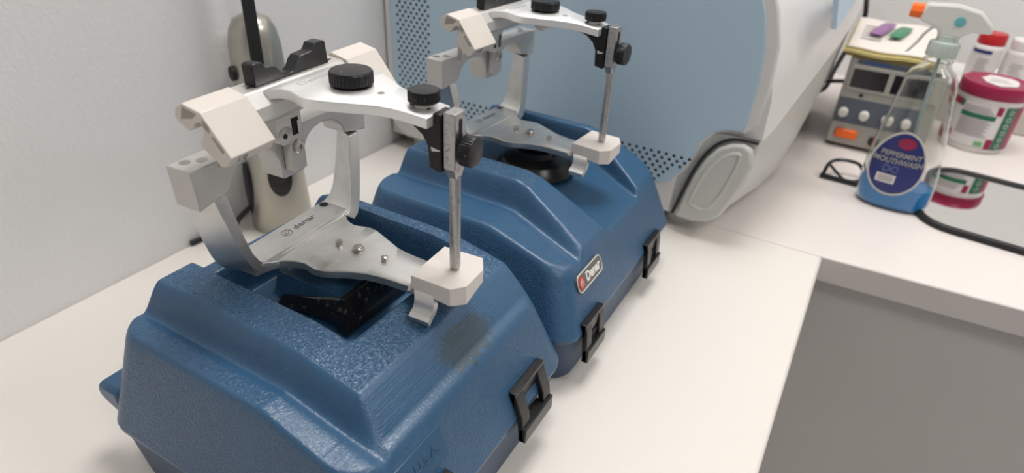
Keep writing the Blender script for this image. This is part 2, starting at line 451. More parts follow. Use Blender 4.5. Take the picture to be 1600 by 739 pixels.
CASES = [dict(x0=-.403, x1=-.15, y0=.143, y1=.388, slope=(5.5, 2.5, 3.9, 4.5), top=top_near),
         dict(x0=-.403, x1=-.15, y0=.394, y1=.672, slope=(5.5, 2.5, 2.6, 4.5), top=top_rear)]
labels = ['blue leather-grained plastic carrying case nearest the camera, with a scuffed brown stain', 'blue leather-grained plastic carrying case behind, with a small oval badge']
latchy = [[.324, .200], [.4385, .597]]
for ci, P in enumerate(CASES):
    x0, x1, y0, y1 = P['x0'], P['x1'], P['y0'], P['y1']
    root = empty('carrying_case', ((x0 + x1) / 2, (y0 + y1) / 2, 0), labels[ci], 'case')
    lid = link('lid', lid_mesh(P), ('blue_stained', 'blue')[ci], root, smooth=60)
    # base: tapered rounded tub
    def rr(ins, z, r=.022):
        out = []
        for (sx, sy, a0) in ((1, 1, 0), (-1, 1, 90), (-1, -1, 180), (1, -1, 270)):
            for k in range(7):
                a = math.radians(a0 + 15 * k)
                out.append(((x0 + x1) / 2 + sx * ((x1 - x0) / 2 - ins - r) + r * math.cos(a), (y0 + y1) / 2 + sy * ((y1 - y0) / 2 - ins - r) + r * math.sin(a), z))
        return out
    bm = B(); loft(bm, [rr(.0095, .0), rr(.0075, .0035), rr(.0030, .0475), rr(.0020, .0495), rr(.0020, .0538)])
    link('case_base', bm, 'blue_base', root, smooth=50)
    bm = B(); loft(bm, [rr(.0012, .0510), rr(.0002, .0516), rr(.0001, .0552), rr(.0012, .0560)]); link('lid_rim', bm, 'blue_smooth', root, smooth=50)
    # hinges on the wall side
    for hy in ((y0 + .022, y1 - .05) if ci == 0 else (y0 + .03, y1 - .05)):
        bm = B()
        prism(bm, [(x0 + .006, hy - .012, .046), (x0 - .014, hy - .012, .053), (x0 - .021, hy - .012, .058), (x0 - .022, hy - .012, .066), (x0 - .016, hy - .012, .071), (x0 + .006, hy - .012, .073)], (0, .022, 0))
        link('hinge', bm, 'blue_smooth', root, smooth=30, bevel=.004)
    # latches: black frames hooked over the rim
    for ly in latchy[ci]:
        q = x1
        lt = B()
        w = .0225 if ci == 0 else .0200
        zt, zb = (.0775, .033) if ci == 0 else (.0635, .0235)
        def sl(z): return q + (.0012 if z < .05 else .0012 - (z - .055) / 2.5 if z > .055 else .0012)
        # side rails, top bar and bottom bar follow the wall then kick outwards
        zs_ = [zt, .056, zb]
        xo = [sl(zt) + .004, q + .0045, q + .0075]
        wd = .0115
        for (a0, a1) in ((ly - w, ly - w + wd), (ly + w - wd, ly + w)):
            rings = []
            for z_, x_ in zip(zs_, xo):
                rings.append([(x_, a0, z_), (x_, a1, z_), (x_ - .005, a1, z_ - .001), (x_ - .005, a0, z_ - .001)])
            loft(lt, rings)
        box(lt, xo[0] - .0052, xo[0] + .0012, ly - w, ly + w, zt - .014, zt)
        box(lt, xo[2] - .0055, xo[2] + .0008, ly - w, ly + w, zb - .001, zb + .013)
        box(lt, q - .002, q + .0035, ly - w + wd - .002, ly + w - wd + .002, .034, .046)
        link('latch', lt, 'black', root, smooth=30, bevel=.0008)
    if ci == 0:
        fn = Vector((2.5, 0, 1)).normalized(); up = Vector((-1, 0, 2.5)).normalized()
        cpt = Vector((x1 - (.094 - .055) / 2.5, .190, .094))
        bm = B(); hw, hh = .040, .0115
        a = [(-hw, -hh * .6), (-hw * .85, -hh), (hw, -hh), (hw, hh), (-hw * .85, hh), (-hw, hh * .6)]
        prism(bm, [cpt + Vector((0, 1, 0)) * p[0] + up * p[1] - fn * .001 for p in a], fn * .0015)
        link('embossed_plate', bm, 'blue_smooth', root, smooth=30, bevel=.0006)
        text('embossed_lettering', 'MADE IN U.S.A.', .0098, cpt + fn * .0005, (0, 1, 0), up, 'blue_smooth', root, ext=.0006)
    else:
        fn = Vector((2.5, 0, 1)).normalized(); up = Vector((-1, 0, 2.5)).normalized()
        cpt = Vector((x1 - (.0925 - .055) / 2.5, .4545, .0925)) + fn * .0008
        bm = B(); hw, hh = .0258, .0073
        def outline(k):
            o = []
            for (sx, sy, a0) in ((1, 1, 0), (-1, 1, 90), (-1, -1, 180), (1, -1, 270)):
                for j in range(5):
                    aa = math.radians(a0 + 22.5 * j); r = .0052
                    hx_, hy_ = hw * k - r, hh * k - r * .8
                    o.append(cpt + Vector((0, 1, 0)) * (sx * hx_ + r * math.cos(aa)) + up * (sy * hy_ + r * math.sin(aa)))
            return o
        prism(bm, [p - fn * .001 for p in outline(1.)], fn * .0020)
        bd = link('badge', bm, mat('grey badge face', (.16, .155, .14), .35, .4), root, smooth=30, label='grey badge with a red round emblem')
        bm = B(); tube(bm, [p + fn * .001 for p in outline(.97)], .0006, 6, closed=True); link('badge_border', bm, 'silvertext', bd)
        text('badge_lettering', 'Denar', .0126, cpt + fn * .0012 + Vector((0, .0062, 0)), (0, 1, 0), up, mat('badge white', (.85, .83, .8), .4), bd, ext=.0003, bold=.0003, sx=.92)
        bm = B()
        a = [cpt + Vector((0, 1, 0)) * (-.0182 + .0052 * math.cos(t * .314)) + up * (.0060 * math.sin(t * .314)) + fn * .0010 for t in range(20)]
        prism(bm, a, fn * .0005); link('badge_emblem', bm, mat('badge red', (.62, .04, .03), .4), bd, smooth=30)
        bm = B()
        tube(bm, [cpt + fn * .0017 + Vector((0, 1, 0)) * (-.0182 + .0024 * math.cos(t)) + up * (-.001 + .0028 * math.sin(t)) for t in [x * .4 for x in range(-2, 12)]] + [cpt + fn * .0017 + Vector((0, -.0175, 0)) + up * .0040], .0005, 6)
        link('emblem_line', bm, MT['silvertext'], bd)

# black glossy plastic things lying in the recesses of the lids
bm = B()
def sq(x0, x1, y0, y1, z): return [(x0, y0, z), (x1, y0, z), (x1, y1, z), (x0, y1, z)]
def P3(p, y): q = ony(p, y); return Vector((float(q[0]), y, float(q[2])))
Lq, Rt, Rb = P3((440, 461), .2585), P3((536, 469), .2585), P3((536, 506), .2535)
prism(bm, [Lq, Rt, Rb, Vector((Lq.x, .2535, .1145)), ], (0, .0028, 0))
loft(bm, [[Vector((Rt.x, .2585, Rt.z)), Vector((Rt.x - .0035, .2585, Rt.z)), Vector((Rt.x - .0035, .2535, .1145)), Vector((Rb.x + .003, .2535, .1145))],
          [Vector((Rt.x, .330, Rt.z)), Vector((Rt.x - .0035, .330, Rt.z)), Vector((Rt.x - .0035, .333, .1145)), Vector((Rb.x + .003, .333, .1145))]])
k = link('mounting_block', bm, 'black_gloss', None, smooth=25, bevel=.0008, loc=(-.29, .294, .1145)); tag(k, 'glossy black dusty plastic block lying in the recess of the nearest blue case', 'block')
k['category'] = 'block'
bm = B(); lathe(bm, (-.285, .573, .1208), (0, 0, 1), [(.044, .0), (.043, .003), (.036, .012), (.022, .0155), (.021, .022), (.02, .0225)], 48)
k = link('mounting_disc', bm, 'black', None, smooth=35, loc=(-.285, .573, .1208)); tag(k, 'round glossy black plate in the recess of the rear blue case', 'disc')

# ------------------------------------------------------------------ articulators (local frame: u forward, v across, z up from Z0)
Z0 = .1505
def build_articulator():
    root = empty('dental_articulator', (0, 0, 0), '', 'articulator', 'dental articulators on the blue cases')
    def W(u, v, z): return Vector((u / 1000, v / 1000, z / 1000 - Z0))
    # --- lower frame
    bm = B()
    st = [(-18, 50, 50), (-16, 53, 53), (6, 53, 53), (8, 46, 46), (10.5, 40, 41), (13, 36.5, 38), (17, 33.5, 34.5), (21, 31.5, 32.5), (26, 30, 31), (30, 29.3, 31.5), (36, 30.8, 33.5), (41, 31.5, 34), (47, 30.5, 33), (53, 28, 30.5), (60, 24, 27.5), (67, 21, 24.5), (75, 18.2, 21), (84, 16.5, 19), (93, 15.8, 18), (107, 15.5, 17), (122, 15.5, 16.5)]
    rings = []
    for u, a, b in st:
        zt = 158.2 + (1.6 if u < 9 else 0)
        rings.append([W(u, -a, zt - .6), W(u, -a + .8, zt), W(u, -a * .3, zt), W(u, b * .3, zt), W(u, b - .8, zt), W(u, b, zt - .6), W(u, b, 151.6), W(u, -a, 151.6)])
    loft(bm, rings)
    for s in (-1, 1):
        lv = [  # front inner, front outer, back outer, back inner
            [(2, 60, 218), (0, 68.5, 218), (-16, 78, 218), (-15, 69, 218)],
            [(3, 57, 200), (2, 65.2, 200), (-16.6, 74.5, 200), (-15.5, 66, 200)],
            [(4.5, 54.5, 184), (3.5, 61.8, 184), (-17, 71, 184), (-16, 62.5, 184)],
            [(6, 51.5, 170), (5, 58, 169), (-18, 67, 170), (-16.5, 58, 170)],
            [(7, 48, 162.5), (6.5, 54, 159), (-18.5, 63, 160), (-17, 53.5, 163)],
            [(8, 44, 159), (7.5, 50, 153.5), (-19, 58, 153.5), (-17.5, 47, 160)],
            [(8.5, 39, 158.6), (8.5, 44, 151.6), (-19, 52, 151.3), (-17.5, 40, 159.8)]]
        if s > 0: lv = [[(r_[0][0] + 3, r_[0][1] - .5, r_[0][2]), (r_[1][0] + 5, r_[1][1] + 2.5, r_[1][2]), r_[2], r_[3]] for r_ in lv]
        loft(bm, [[W(p[0], s * p[1], p[2]) for p in r] for r in lv])
    link('lower_frame', bm, 'alu', root, smooth=50, world=False, bevel=.0009)
    # --- crossbar with two arches
    bm = B()
    half = [(83, 244), (82, 216.5), (57, 221.5), (54.5, 228), (49, 233.5), (42, 237), (33, 238.2), (24, 236.8), (17, 232.5), (12.8, 226), (11, 218), (10.5, 209.5)]
    prof = half + [(-a, b) for a, b in reversed(half)]
    prism(bm, [W(-17.5, v, z) for v, z in prof], (.0205, 0, 0))
    link('crossbar', bm, 'anod', root, smooth=20, world=False, bevel=.0008)
    for v, u in ((-74, -11.5), (-66, -6.), (74, -11.5), (66, -6.)):
        bm = B(); lathe(bm, W(u, v, 243.5), (0, 0, 1), [(.0034, 0), (.0034, .0007)], 24); link('crossbar_hole', bm, MT['steel'], root, world=False)
    # --- screws on the plate
    bm = B(); lathe(bm, W(52.5, 2.5, 157.5), (0, 0, 1), [(.0052, 0), (.0052, .0010), (.0040, .0012), (.0040, .0022), (.0036, .0024), (.0040, .0028), (.0036, .0032), (.0040, .0036), (.0034, .0044), (.0012, .0048)], 24)
    link('plate_screw', bm, 'steel', root, world=False)
    bm = B(); lathe(bm, W(35.5, 1.8, 157.5), (0, 0, 1), [(.0028, 0), (.0028, .0036), (.0022, .0046), (.001, .0047)], 16); link('plate_pin', bm, 'steel', root, world=False)
    bm = B(); lathe(bm, W(77, 1.5, 157.5), (0, 0, 1), [(.0026, 0), (.0026, .004), (.0012, .0046), (.0005, .0046)], 6); link('plate_pin', bm, 'steel', root, world=False)
    # crease across the plate and engraved mark
    bm = B(); loft(bm, [[W(9.2, v, 158.9), W(9.9, v, 158.9), W(9.9, v, 158.5), W(9.2, v, 158.5)] for v in (-30, 36)]); link('crease_line', bm, 'whiteplas', root, world=False, smooth=0)
    e = text('engraving', 'denar', .0088, W(-7.5, 12, 159.95), (0, 1, 0), (-1, 0, 0), 'ink', None, ext=.00005, sx=1.15)
    e.parent = root
    bm = B(); tube(bm, [W(-7.5 + 4.1 * math.sin(t * .3), -7 + 4.1 * math.cos(t * .3), 159.9) for t in range(21)], .00022, 6, closed=True)
    tube(bm, [W(-7.5 + 1.6 * math.sin(t * .5), -7 + 1.6 * math.cos(t * .5), 159.9) for t in range(11)] + [W(-10.5, -5.6, 159.9)], .00025, 6)
    link('engraving', bm, 'ink', root, world=False)
    bm = B(); lathe(bm, W(-13.5, 42, 159.85), (0, 0, 1), [(.0036, 0), (.0036, .0001), (.002, .00015)], 20); link('plate_hole', bm, 'dark', root, world=False)
    # --- incisal block and hook under it
    bm = B()
    bt = [(115.5, -21.5), (146.3, -22), (154, -13.5), (154, 9.5), (147, 21.5), (116, 21)]
    loft(bm, [[W(u, v, 172.5 - 10.5 - (4.5 * (u - 115) / 38) * (1 if v < 0 else .0)) for u, v in bt], [W(u, v, 172.5) for u, v in bt]])
    link('incisal_table', bm, 'white_resin', root, smooth=20, world=False, bevel=.0005, label='off-white incisal table block')
    bm = B()
    hk = smoothpath([(118, -17, 158.5), (123, -19, 160), (128, -22.5, 158), (128.5, -24.5, 152), (127.5, -27.5, 147.5), (128, -31.5, 145.5)], 4)
    rings = []
    for i, p in enumerate(hk):
        t = (hk[min(i + 1, len(hk) - 1)] - hk[max(i - 1, 0)]).normalized(); n = t.cross(Vector((1, 0, 0))).normalized()
        wd = Vector((7.6, 0, 0)); th = n * 2.7
        rings.append([W(*(p + wd + th)), W(*(p - wd + th)), W(*(p - wd - th)), W(*(p + wd - th))])
    loft(bm, rings); link('support_hook', bm, 'alu', root, smooth=50, world=False, bevel=.0008)
    # --- white condylar wings
    pf = [(-1.5, 278.5), (0.8, 283.6), (6.5, 287.6), (20.3, 284.6), (38.6, 261.0), (33.5, 254.3), (29.5, 253.6), (16.8, 262.6), (15.8, 266.4), (20.2, 272.0), (20.8, 276.0), (18.9, 278.6), (14.5, 277.4), (12.4, 273.8), (8.6, 271.2), (1.4, 274.4)]
    for s in (-1, 1):
        bm = B()
        prism(bm, [W(u, s * 80.5, z) for u, z in pf], (0, -s * .0345, 0))
        wg = link('condylar_wing', bm, 'wing', root, smooth=20, world=False, bevel=.0006)
        # three moulded pockets in the outer end, their shade painted as flat patches
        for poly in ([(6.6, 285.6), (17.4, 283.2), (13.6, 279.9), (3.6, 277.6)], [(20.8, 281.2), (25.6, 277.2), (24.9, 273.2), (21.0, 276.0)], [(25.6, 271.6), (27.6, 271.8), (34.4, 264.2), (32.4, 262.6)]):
            bm = B(); prism(bm, [W(u, s * 80.6, z) for u, z in poly], (0, -s * .0004, 0)); link('pocket_shade_patch', bm, mat('pocket shade', (.36, .32, .285), .6), wg, smooth=0, world=False)
        if s < 0:
            e = text('wing_mark', '1.0', .0068, W(36.4, -71.5, 257.6) + Vector((.0004, 0, 0)), (0, 1, 0), (.45, 0, .6), 'ink', None, ext=.0001); e.parent = wg
    # --- metal housing between the wings
    bm = B()
    ph = [(-5, 273), (-5, 281), (3, 285.3), (17, 284.2), (25, 276), (27, 268), (20, 262.5), (4, 262.5)]
    prism(bm, [W(u, -46, z) for u, z in ph], (0, .092, 0))
    link('condylar_housing', bm, 'anod', root, smooth=20, world=False, bevel=.0008)
    for v in (-31, 34):
        bm = B(); box(bm, .0105, .0118, v / 1000 - .006, v / 1000 + .006, .2849 - Z0, .2853 - Z0); link('housing_slot', bm, 'dark', root, world=False, smooth=0)
    bm = B()
    bp = [(-34.7, 281), (-35, 296.5), (-33, 297.5), (-26, 297), (-23.5, 292.8), (-17, 292.6), (-14, 291), (-10, 286.8), (-6, 285), (-1, 285), (3, 287.5), (5.5, 291), (9, 293.5), (19, 294), (21, 295.2), (23.5, 298.6), (32, 299), (34.5, 298), (36.7, 282)]
    prism(bm, [W(5, v * .95, z + 1.4 if z > 283.5 else 279.5) for v, z in bp], (.0092, 0, 0))
    link('top_rest', bm, 'black', root, smooth=30, world=False, bevel=.0006, label='black notched top rest')
    # --- upper arm
    bm = B()
    sa = [(13.5, -29, 29, 277.0), (15.5, -30.5, 30.5, 280.6), (19, -32, 32, 283.6), (24, -31, 32, 285.3), (30, -28.5, 31, 286), (37, -28.2, 31.5, 286), (44, -31, 34, 286), (50, -33.2, 35.5, 286), (56, -33.6, 35.2, 286), (63, -32, 32.5, 286), (71, -29, 28, 285.9), (79, -25.5, 22.5, 285.7), (87, -21.8, 17.8, 285.5), (95, -18.6, 14.6, 285.2), (103, -16.5, 12.8, 284.8), (112, -15.6, 12, 284.2), (121, -15.2, 11.6, 283.4), (127, -15, 11.4, 282.8)]
    rings = []
    for u, a, b, z in sa:
        th = 6.6
        rings.append([W(u, a, z - .5), W(u, a + .7, z), W(u, b - .7, z), W(u, b, z - .5), W(u + (1.5 if u < 20 else 0), b, z - th), W(u + (1.5 if u < 20 else 0), a, z - th)])
    loft(bm, rings)
    link('upper_arm', bm, 'arm', root, smooth=50, world=False, bevel=.0005)
    e = text('arm_engraving', 'Denar', .0075, W(34, -3, 286.1), (0, 1, 0), (-1, 0, 0), mat('pale engraving', (.45, .46, .46), .5), None, ext=.00005, sx=1.5); e.parent = root
    bm = B(); box(bm, .102, .1215, -.0043, .0020, .2840 - Z0, .2845 - Z0); link('arm_slot', bm, 'dark', root, world=False, smooth=0)
    bm = B(); lathe(bm, W(84, 0, 285.1), (0, 0, 1), [(.0026, 0), (.0026, .0005), (.0008, .0006)], 16); link('arm_rivet', bm, 'steel', root, world=False)
    bm = B(); lathe(bm, W(62, 0, 285.6), (0, 0, 1), [(.0133, 0), (.0136, .0004), (.0136, .0012), (.0095, .002), (.0095, .004)], 48); link('knob_washer', bm, 'alu_dark', root, world=False)
    bm = B(); knob(bm, W(62, 0, 287.8), (0, 0, 1), .0138, .0085); link('clamp_knob', bm, 'black_worn', root, smooth=25, world=False, label='large knurled black clamp knob')
    bm = B(); lathe(bm, W(116, -.5, 284), (0, 0, 1), [(.0058, 0), (.0058, .0026), (.0045, .003)], 32); link('knob_washer', bm, MT['wing'], root, world=False)
    bm = B(); knob(bm, W(116, -.5, 286.8), (0, 0, 1), .0098, .0075); link('slide_knob', bm, 'black_worn', root, smooth=25, world=False, label='small knurled black knob on the arm end')
    # --- black bracket under the arm end
    bm = B()
    prism(bm, [W(u, -8, z) for u, z in ((101, 280), (101, 276.5), (112, 273.5), (119, 268.5), (122.5, 262), (123.5, 247.5), (131.8, 246), (132.4, 283.4), (127, 284), (124, 279.5))], (0, .0140, 0))
    link('slide_bracket', bm, 'black_worn', root, smooth=25, world=False, bevel=.0008)
    bm = B(); prism(bm, [W(u, -8.15, z) for u, z in ((125, 262.4), (125.6, 259.6), (131.5, 260.6), (131.5, 261.1))], (0, .0001, 0)); link('index_pointer', bm, MT['wing'], root, smooth=0, world=False)
    # --- slotted pin holder and pin
    bm = B()
    loft(bm, [[W(137 + 3.5 * math.cos(t) * 1., 3.5 * math.sin(t), 240) for t in [math.pi * k / 4 for k in range(8)]],
              [W(132.8, -6, 249), W(132.6, 0, 249), W(132.8, 6, 249), W(137, 6.4, 249), W(141, 6, 249), W(141.2, 0, 249), W(141, -6, 249), W(137, -6.4, 249)][4:] + []] if False else
         [[W(*p, 249) for p in ((132.5, -6.2), (141, -6.2), (141, 6.2), (132.5, 6.2))], [W(*p, 285) for p in ((132.5, -6.2), (141, -6.2), (141, 6.2), (132.5, 6.2))]])
    loft(bm, [[W(*p, 241.5) for p in ((134.2, -3.1), (140.2, -3.1), (140.2, 3.1), (134.2, 3.1))], [W(*p, 249) for p in ((132.5, -6.2), (141, -6.2), (141, 6.2), (132.5, 6.2))]])
    link('pin_holder', bm, 'alu_dark', root, smooth=25, world=False, bevel=.0007)
    bm = B()
    for a0 in (0,):
        pts = [W(141.15, 2.0 * math.cos(t), 255 + 2 * math.sin(t)) for t in [math.pi + math.pi * k / 8 for k in range(9)]] + [W(141.15, 2.0 * math.cos(t), 279 + 2 * math.sin(t)) for t in [math.pi * k / 8 for k in range(9)]]
        prism(bm, pts, (-.0005, 0, 0))
    link('holder_slot', bm, 'dark', root, world=False, smooth=0)
    bm = B()
    for k in range(7): box(bm, .1338, .1338 + (.004 if k % 3 == 0 else .0025), -.00632, -.00622, (.252 + k * .0045) - Z0, (.2522 + k * .0045) - Z0)
    link('scale_marks', bm, 'ink', root, world=False, smooth=0)
    bm = B(); lathe(bm, W(141, .5, 261.5), (1, 0, 0), [(.004, 0), (.004, .002), (.003, .0022)], 24); knob(bm, W(143, .5, 261.5), (1, 0, 0), .0098, .0085)
    link('holder_knob', bm, 'black_worn', root, smooth=25, world=False, label='knurled black knob on the side of the pin holder')
    bm = B(); lathe(bm, W(137.2, 0, 172.6), (0, 0, 1), [(.0022, 0), (.0034, .0018), (.0037, .004), (.0037, .0700)], 24); link('incisal_pin', bm, MT['alu_dark'], root, world=False)
    # --- centre link hardware
    bm = B(); box(bm, .0032, .0115, -.0085, .0045, .216 - Z0, .280 - Z0); lk = link('link_plate', bm, 'anod', root, world=False, bevel=.0007, smooth=20)
    bm = B(); box(bm, .0115, .0119, -.0058, .0012, .262 - Z0, .273 - Z0); link('link_slot', bm, 'dark', lk, world=False, smooth=0)
    bm = B(); box(bm, .0115, .0119, -.0052, .0008, .243 - Z0, .255 - Z0); link('link_slot', bm, 'dark', lk, world=False, smooth=0)
    bm = B(); box(bm, .0118, .0132, -.0015, .0006, .244 - Z0, .253 - Z0); link('link_spring', bm, 'steel', lk, world=False, smooth=0)
    bm = B(); lathe(bm, W(11.5, -2, 234), (1, 0, 0), [(.0050, 0), (.0050, .0012), (.0040, .0020), (.0018, .0021), (.0016, .0012)], 28); link('link_screw', bm, 'steel', lk, world=False)
    bm = B(); box(bm, .0035, .0185, -.0255, -.0125, .249 - Z0, .281 - Z0)
    lathe(bm, W(3.5, -19, 249), (1, 0, 0), [(.0065, 0), (.0065, .015)], 28); lg = link('hinge_lug', bm, 'anod', root, world=False, bevel=.0006, smooth=25)
    bm = B(); lathe(bm, W(18.5, -19, 248.5), (1, 0, 0), [(.0018, 0), (.0018, .0004), (.0008, .0004)], 16); link('lug_pin', bm, 'dark', lg, world=False)
    bm = B(); lathe(bm, W(12, -46, 268), (0, 1, 0), [(.0052, -.018), (.0052, .0), (.006, .002), (.006, .02)], 24)
    link('condylar_rod', bm, 'alu_dark', root, world=False)
    bm = B(); lathe(bm, W(9, -64, 243), (0, 0, 1), [(.0022, 0), (.0022, .030)], 16); link('centric_pin', bm, 'steel', root, world=False)
    return root
A = build_articulator()
A.location = (-.34, .289, Z0); A.rotation_euler = (0, 0, math.radians(3.5))
A['label'] = 'metal dental articulator with black knobs standing on the nearest blue case'
def copytree(o, parent=None):
    c = o.copy(); COL.objects.link(c); c.parent = parent
    for ch in list(o.children): copytree(ch, c)
    return c
A2 = copytree(A)
A2.location = (-.3458, .5713, Z0 - .0005); A2.rotation_euler = (0, 0, math.radians(-3.4))
A2['label'] = 'metal dental articulator on the rear blue case, in front of the pale blue machine'

# ------------------------------------------------------------------ big machine
MY = .745
mc = empty('milling_machine', (-.35, 1.05, 0), 'large rounded white machine with a pale blue perforated side panel', 'machine')
def W3(p, y=MY): q = ony(p, y); return (float(q[0]), float(q[2]))
# body: sections lofted along y, outline in xz
def sect(y, t):
    # t 0..1 front to back ; right side bulges
    xs = -.100 + .028 * min(1, t * 2.2) ; xs2 = -.083 + .035 * min(1, t * 2.2)
    zseam = .140 + .062 * min(1, t * 2.4)
    return [(-.628, y, .02), (-.150, y, .02), (-.125, y, .026), (xs - .004, y, .045 - .04 * min(1, t * 3)), (xs + .012, y, .085), (xs2, y, zseam)]
ys = [MY, .77, .80, .85, .90, 1.0, 1.12, 1.25, 1.36]
bm = B()
rings = []
for y in ys:
    t = (y - MY) / (1.36 - MY); s = sect(y, t)
    rings.append(s + [(-.628, y, s[-1][2])])
loft(bm, rings); link('lower_body', bm, 'mach_grey', mc, smooth=50, bevel=.002)
bm = B(); rings = []
for y in ys:
    t = (y - MY) / (1.36 - MY); s = sect(y, t); x = s[-1][0]; z = s[-1][2]
    f = 0.002 if y == MY else .0045
    rings.append([(-.628, y, z + .002), (x + f, y, z + .002), (x + f - .001, y, z + .006), (x + .0, y, z + .05), (x - .016, y, z + .12), (x - .05, y, z + .19), (x - .11, y, z + .25), (x - .20, y, z + .29), (-.628, y, z + .30)])
loft(bm, rings); link('upper_cover', bm, 'mach_white', mc, smooth=50)
# front white frame (rounded slab) slightly proud, then blue panel
rim = [(-.629, .44), (-.629, .06), (-.622, .035), (-.60, .021), (-.17, .021), (-.17, .072), (-.158, .088), (-.146, .124), (-.134, .140), (-.115, .1455), (-.101, .1445), (-.090, .160), (-.0865, .20), (-.0885, .25), (-.098, .285), (-.118, .33), (-.16, .38), (-.24, .42), (-.33, .44)]
bm = B(); prism(bm, [(x, MY - .004, z) for x, z in rim], (0, .010, 0)); link('panel_frame', bm, 'mach_white', mc, smooth=40, bevel=.003)
bl = [(-.617, .42), (-.617, .075), (-.612, .062), (-.60, .056), (-.34, .052), (-.215, .050), (-.178, .064), (-.166, .080), (-.155, .102), (-.149, .125), (-.137, .142), (-.119, .1485), (-.1035, .149), (-.1015, .17), (-.100, .20), (-.102, .245), (-.110, .28), (-.13, .322), (-.17, .365), (-.24, .40), (-.33, .42)]
bm = B(); prism(bm, [(x, MY - .0062, z) for x, z in bl], (0, .004, 0)); pn = link('side_panel', bm, 'mach_blue', mc, smooth=40, bevel=.0015, label='pale blue side panel')
# perforations: near-black discs on the panel, painting the shade inside small openings
bm = B()
def hole_disc(x, z):
    lathe(bm, (x, MY - .0064, z), (0, 1, 0), [(.0021, 0), (.0021, .0003), (.0019, .0004)], 10)
px0, pz0 = -.1575, .1005
p = .0098; q = .0062
for row in range(0, 9):
    z = pz0 - row * q
    for i in range(0, 48):
        x = px0 - i * p - (row % 2) * p / 2
        if x < -.607: break
        if z < .054: break
        # right boundary follows the panel edge
        lim = np.interp(z, [.05, .064, .080, .1005], [-.226, -.190, -.174, -.157])
        if x > lim: continue
        hole_disc(x, z)
for k in range(1, 34):
    z = pz0 + k * q
    for i in range(0, 12):
        x = px0 - (47 - 1 - i) * p + (-.5 * p if k % 2 else 0)
        if x > -.545 or x < -.607: continue
        hole_disc(x, z)
ho = link('hole_shade_discs', bm, 'dark', pn, smooth=0); ho['kind'] = 'stuff'
# corner foot with black gasket and scooped recess
ft = [(-.162, .022), (-.157, .040), (-.153, .062), (-.147, .085), (-.138, .108), (-.126, .126), (-.112, .1345), (-.098, .137), (-.088, .132), (-.083, .112), (-.088, .090), (-.097, .060), (-.106, .038), (-.120, .026), (-.138, .021)]
bm = B(); prism(bm, [(x, MY - .0120, z) for x, z in ft], (0, .012, 0)); fo = link('corner_foot', bm, 'mach_grey', mc, smooth=50, bevel=.004)
gk = smoothpath([(-.1655, MY - .007, .024), (-.1605, MY - .007, .045), (-.155, MY - .007, .068), (-.1485, MY - .007, .091), (-.139, MY - .007, .1135), (-.127, MY - .007, .130), (-.113, MY - .007, .1385), (-.098, MY - .007, .1405), (-.085, MY - .002, .1385)], 5)
bm = B(); tube(bm, gk, .0020, 8); link('gasket', bm, 'rubber', mc)
rc_ = [(-.146, .047), (-.141, .070), (-.133, .093), (-.122, .112), (-.110, .122), (-.100, .1235), (-.1005, .108), (-.106, .085), (-.113, .062), (-.121, .048), (-.132, .042)]
bm = B(); loft(bm, [[(x, MY - .0160, z) for x, z in rc_], [(-.122 + (x + .122) * 1., MY - .0161, z) for x, z in rc_], [(-.121 + (x + .121) * .82, MY - .0125, .082 + (z - .082) * .84) for x, z in rc_]], cap=False)
bm.free()
bm = B(); tube(bm, smoothpath([(x, MY - .0122, z) for x, z in rc_ + rc_[:1]], 4), .0022, 8); link('foot_moulding', bm, 'mach_grey', fo)
bm = B(); tube(bm, smoothpath([(-.60, MY + .004, .021), (-.40, MY + .004, .019), (-.17, MY + .004, .021)], 4), .002, 6); link('bottom_seam', bm, 'dark', mc)
for (fx, fy) in ((-.165, .775), (-.59, .775), (-.15, 1.30), (-.59, 1.30)):
    bm = B(); lathe(bm, (fx, fy, 0), (0, 0, 1), [(.016, 0), (.016, .005), (.013, .022)], 24); link('rubber_foot', bm, 'mach_grey', mc)
# blue accent on the far side of the cover
bm = B()
tri = [onx(p_, x_) for p_, x_ in (((1304, 46), -.0472), ((1309, -4), -.0530), ((1340, -4), -.0465))]
prism(bm, [Vector(t_.tolist()) + Vector((.0016, 0, 0)) for t_ in tri], (-.006, 0, 0)); link('blue_accent', bm, 'mach_blue', mc, smooth=0)
# ------------------------------------------------------------------ lamp base at the wall
LX, LY = -.587, .474
lp = empty('bench_lamp', (LX, LY, 0), 'champagne metal bench lamp stand with a black arm beside the wall', 'lamp')
bm = B()
def oval(cx, cy, rx, ry, z, n=28): return [(cx + rx * math.cos(2 * math.pi * k / n), cy + ry * math.sin(2 * math.pi * k / n), z) for k in range(n)]
loft(bm, [oval(LX, LY, .036, .036, 0), oval(LX, LY, .036, .036, .02), oval(LX, LY, .033, .033, .07), oval(LX, LY, .030, .030, .12), oval(LX, LY, .029, .029, .142)])
link('stand_base', bm, 'lampbody', lp, smooth=50)
bm = B()
loft(bm, [oval(LX, LY, .0275, .0275, .143), oval(LX, LY, .0285, .0285, .17), oval(LX, LY, .0285, .0285, .20), oval(LX, LY, .0275, .0275, .222), oval(LX, LY, .0245, .0245, .238), oval(LX, LY, .019, .019, .249), oval(LX, LY, .009, .009, .254)])
link('stand_head', bm, 'lampbody', lp, smooth=50)
vd = Vector((0 - LX, 0 - LY, 0)).normalized(); sd = Vector((-vd.y, vd.x, 0))
c0 = Vector((LX, LY, 0))
bm = B(); loft(bm, [[c0 + vd * r_ + sd * s_ + Vector((0, 0, z_)) for (r_, s_) in ((a, -.0065), (a, .0065), (a - .018, .0065), (a - .018, -.0065))] for z_, a in ((.198, .0295), (.215, .0300), (.235, .0285), (.25, .026), (.30, .022), (.42, .018))])
link('lamp_arm', bm, MT['rubber'], lp, smooth=40, bevel=.002, label='black swinging arm')
bm = B(); cc = c0 + vd * .0315 + sd * .004 + Vector((0, 0, .075)); 
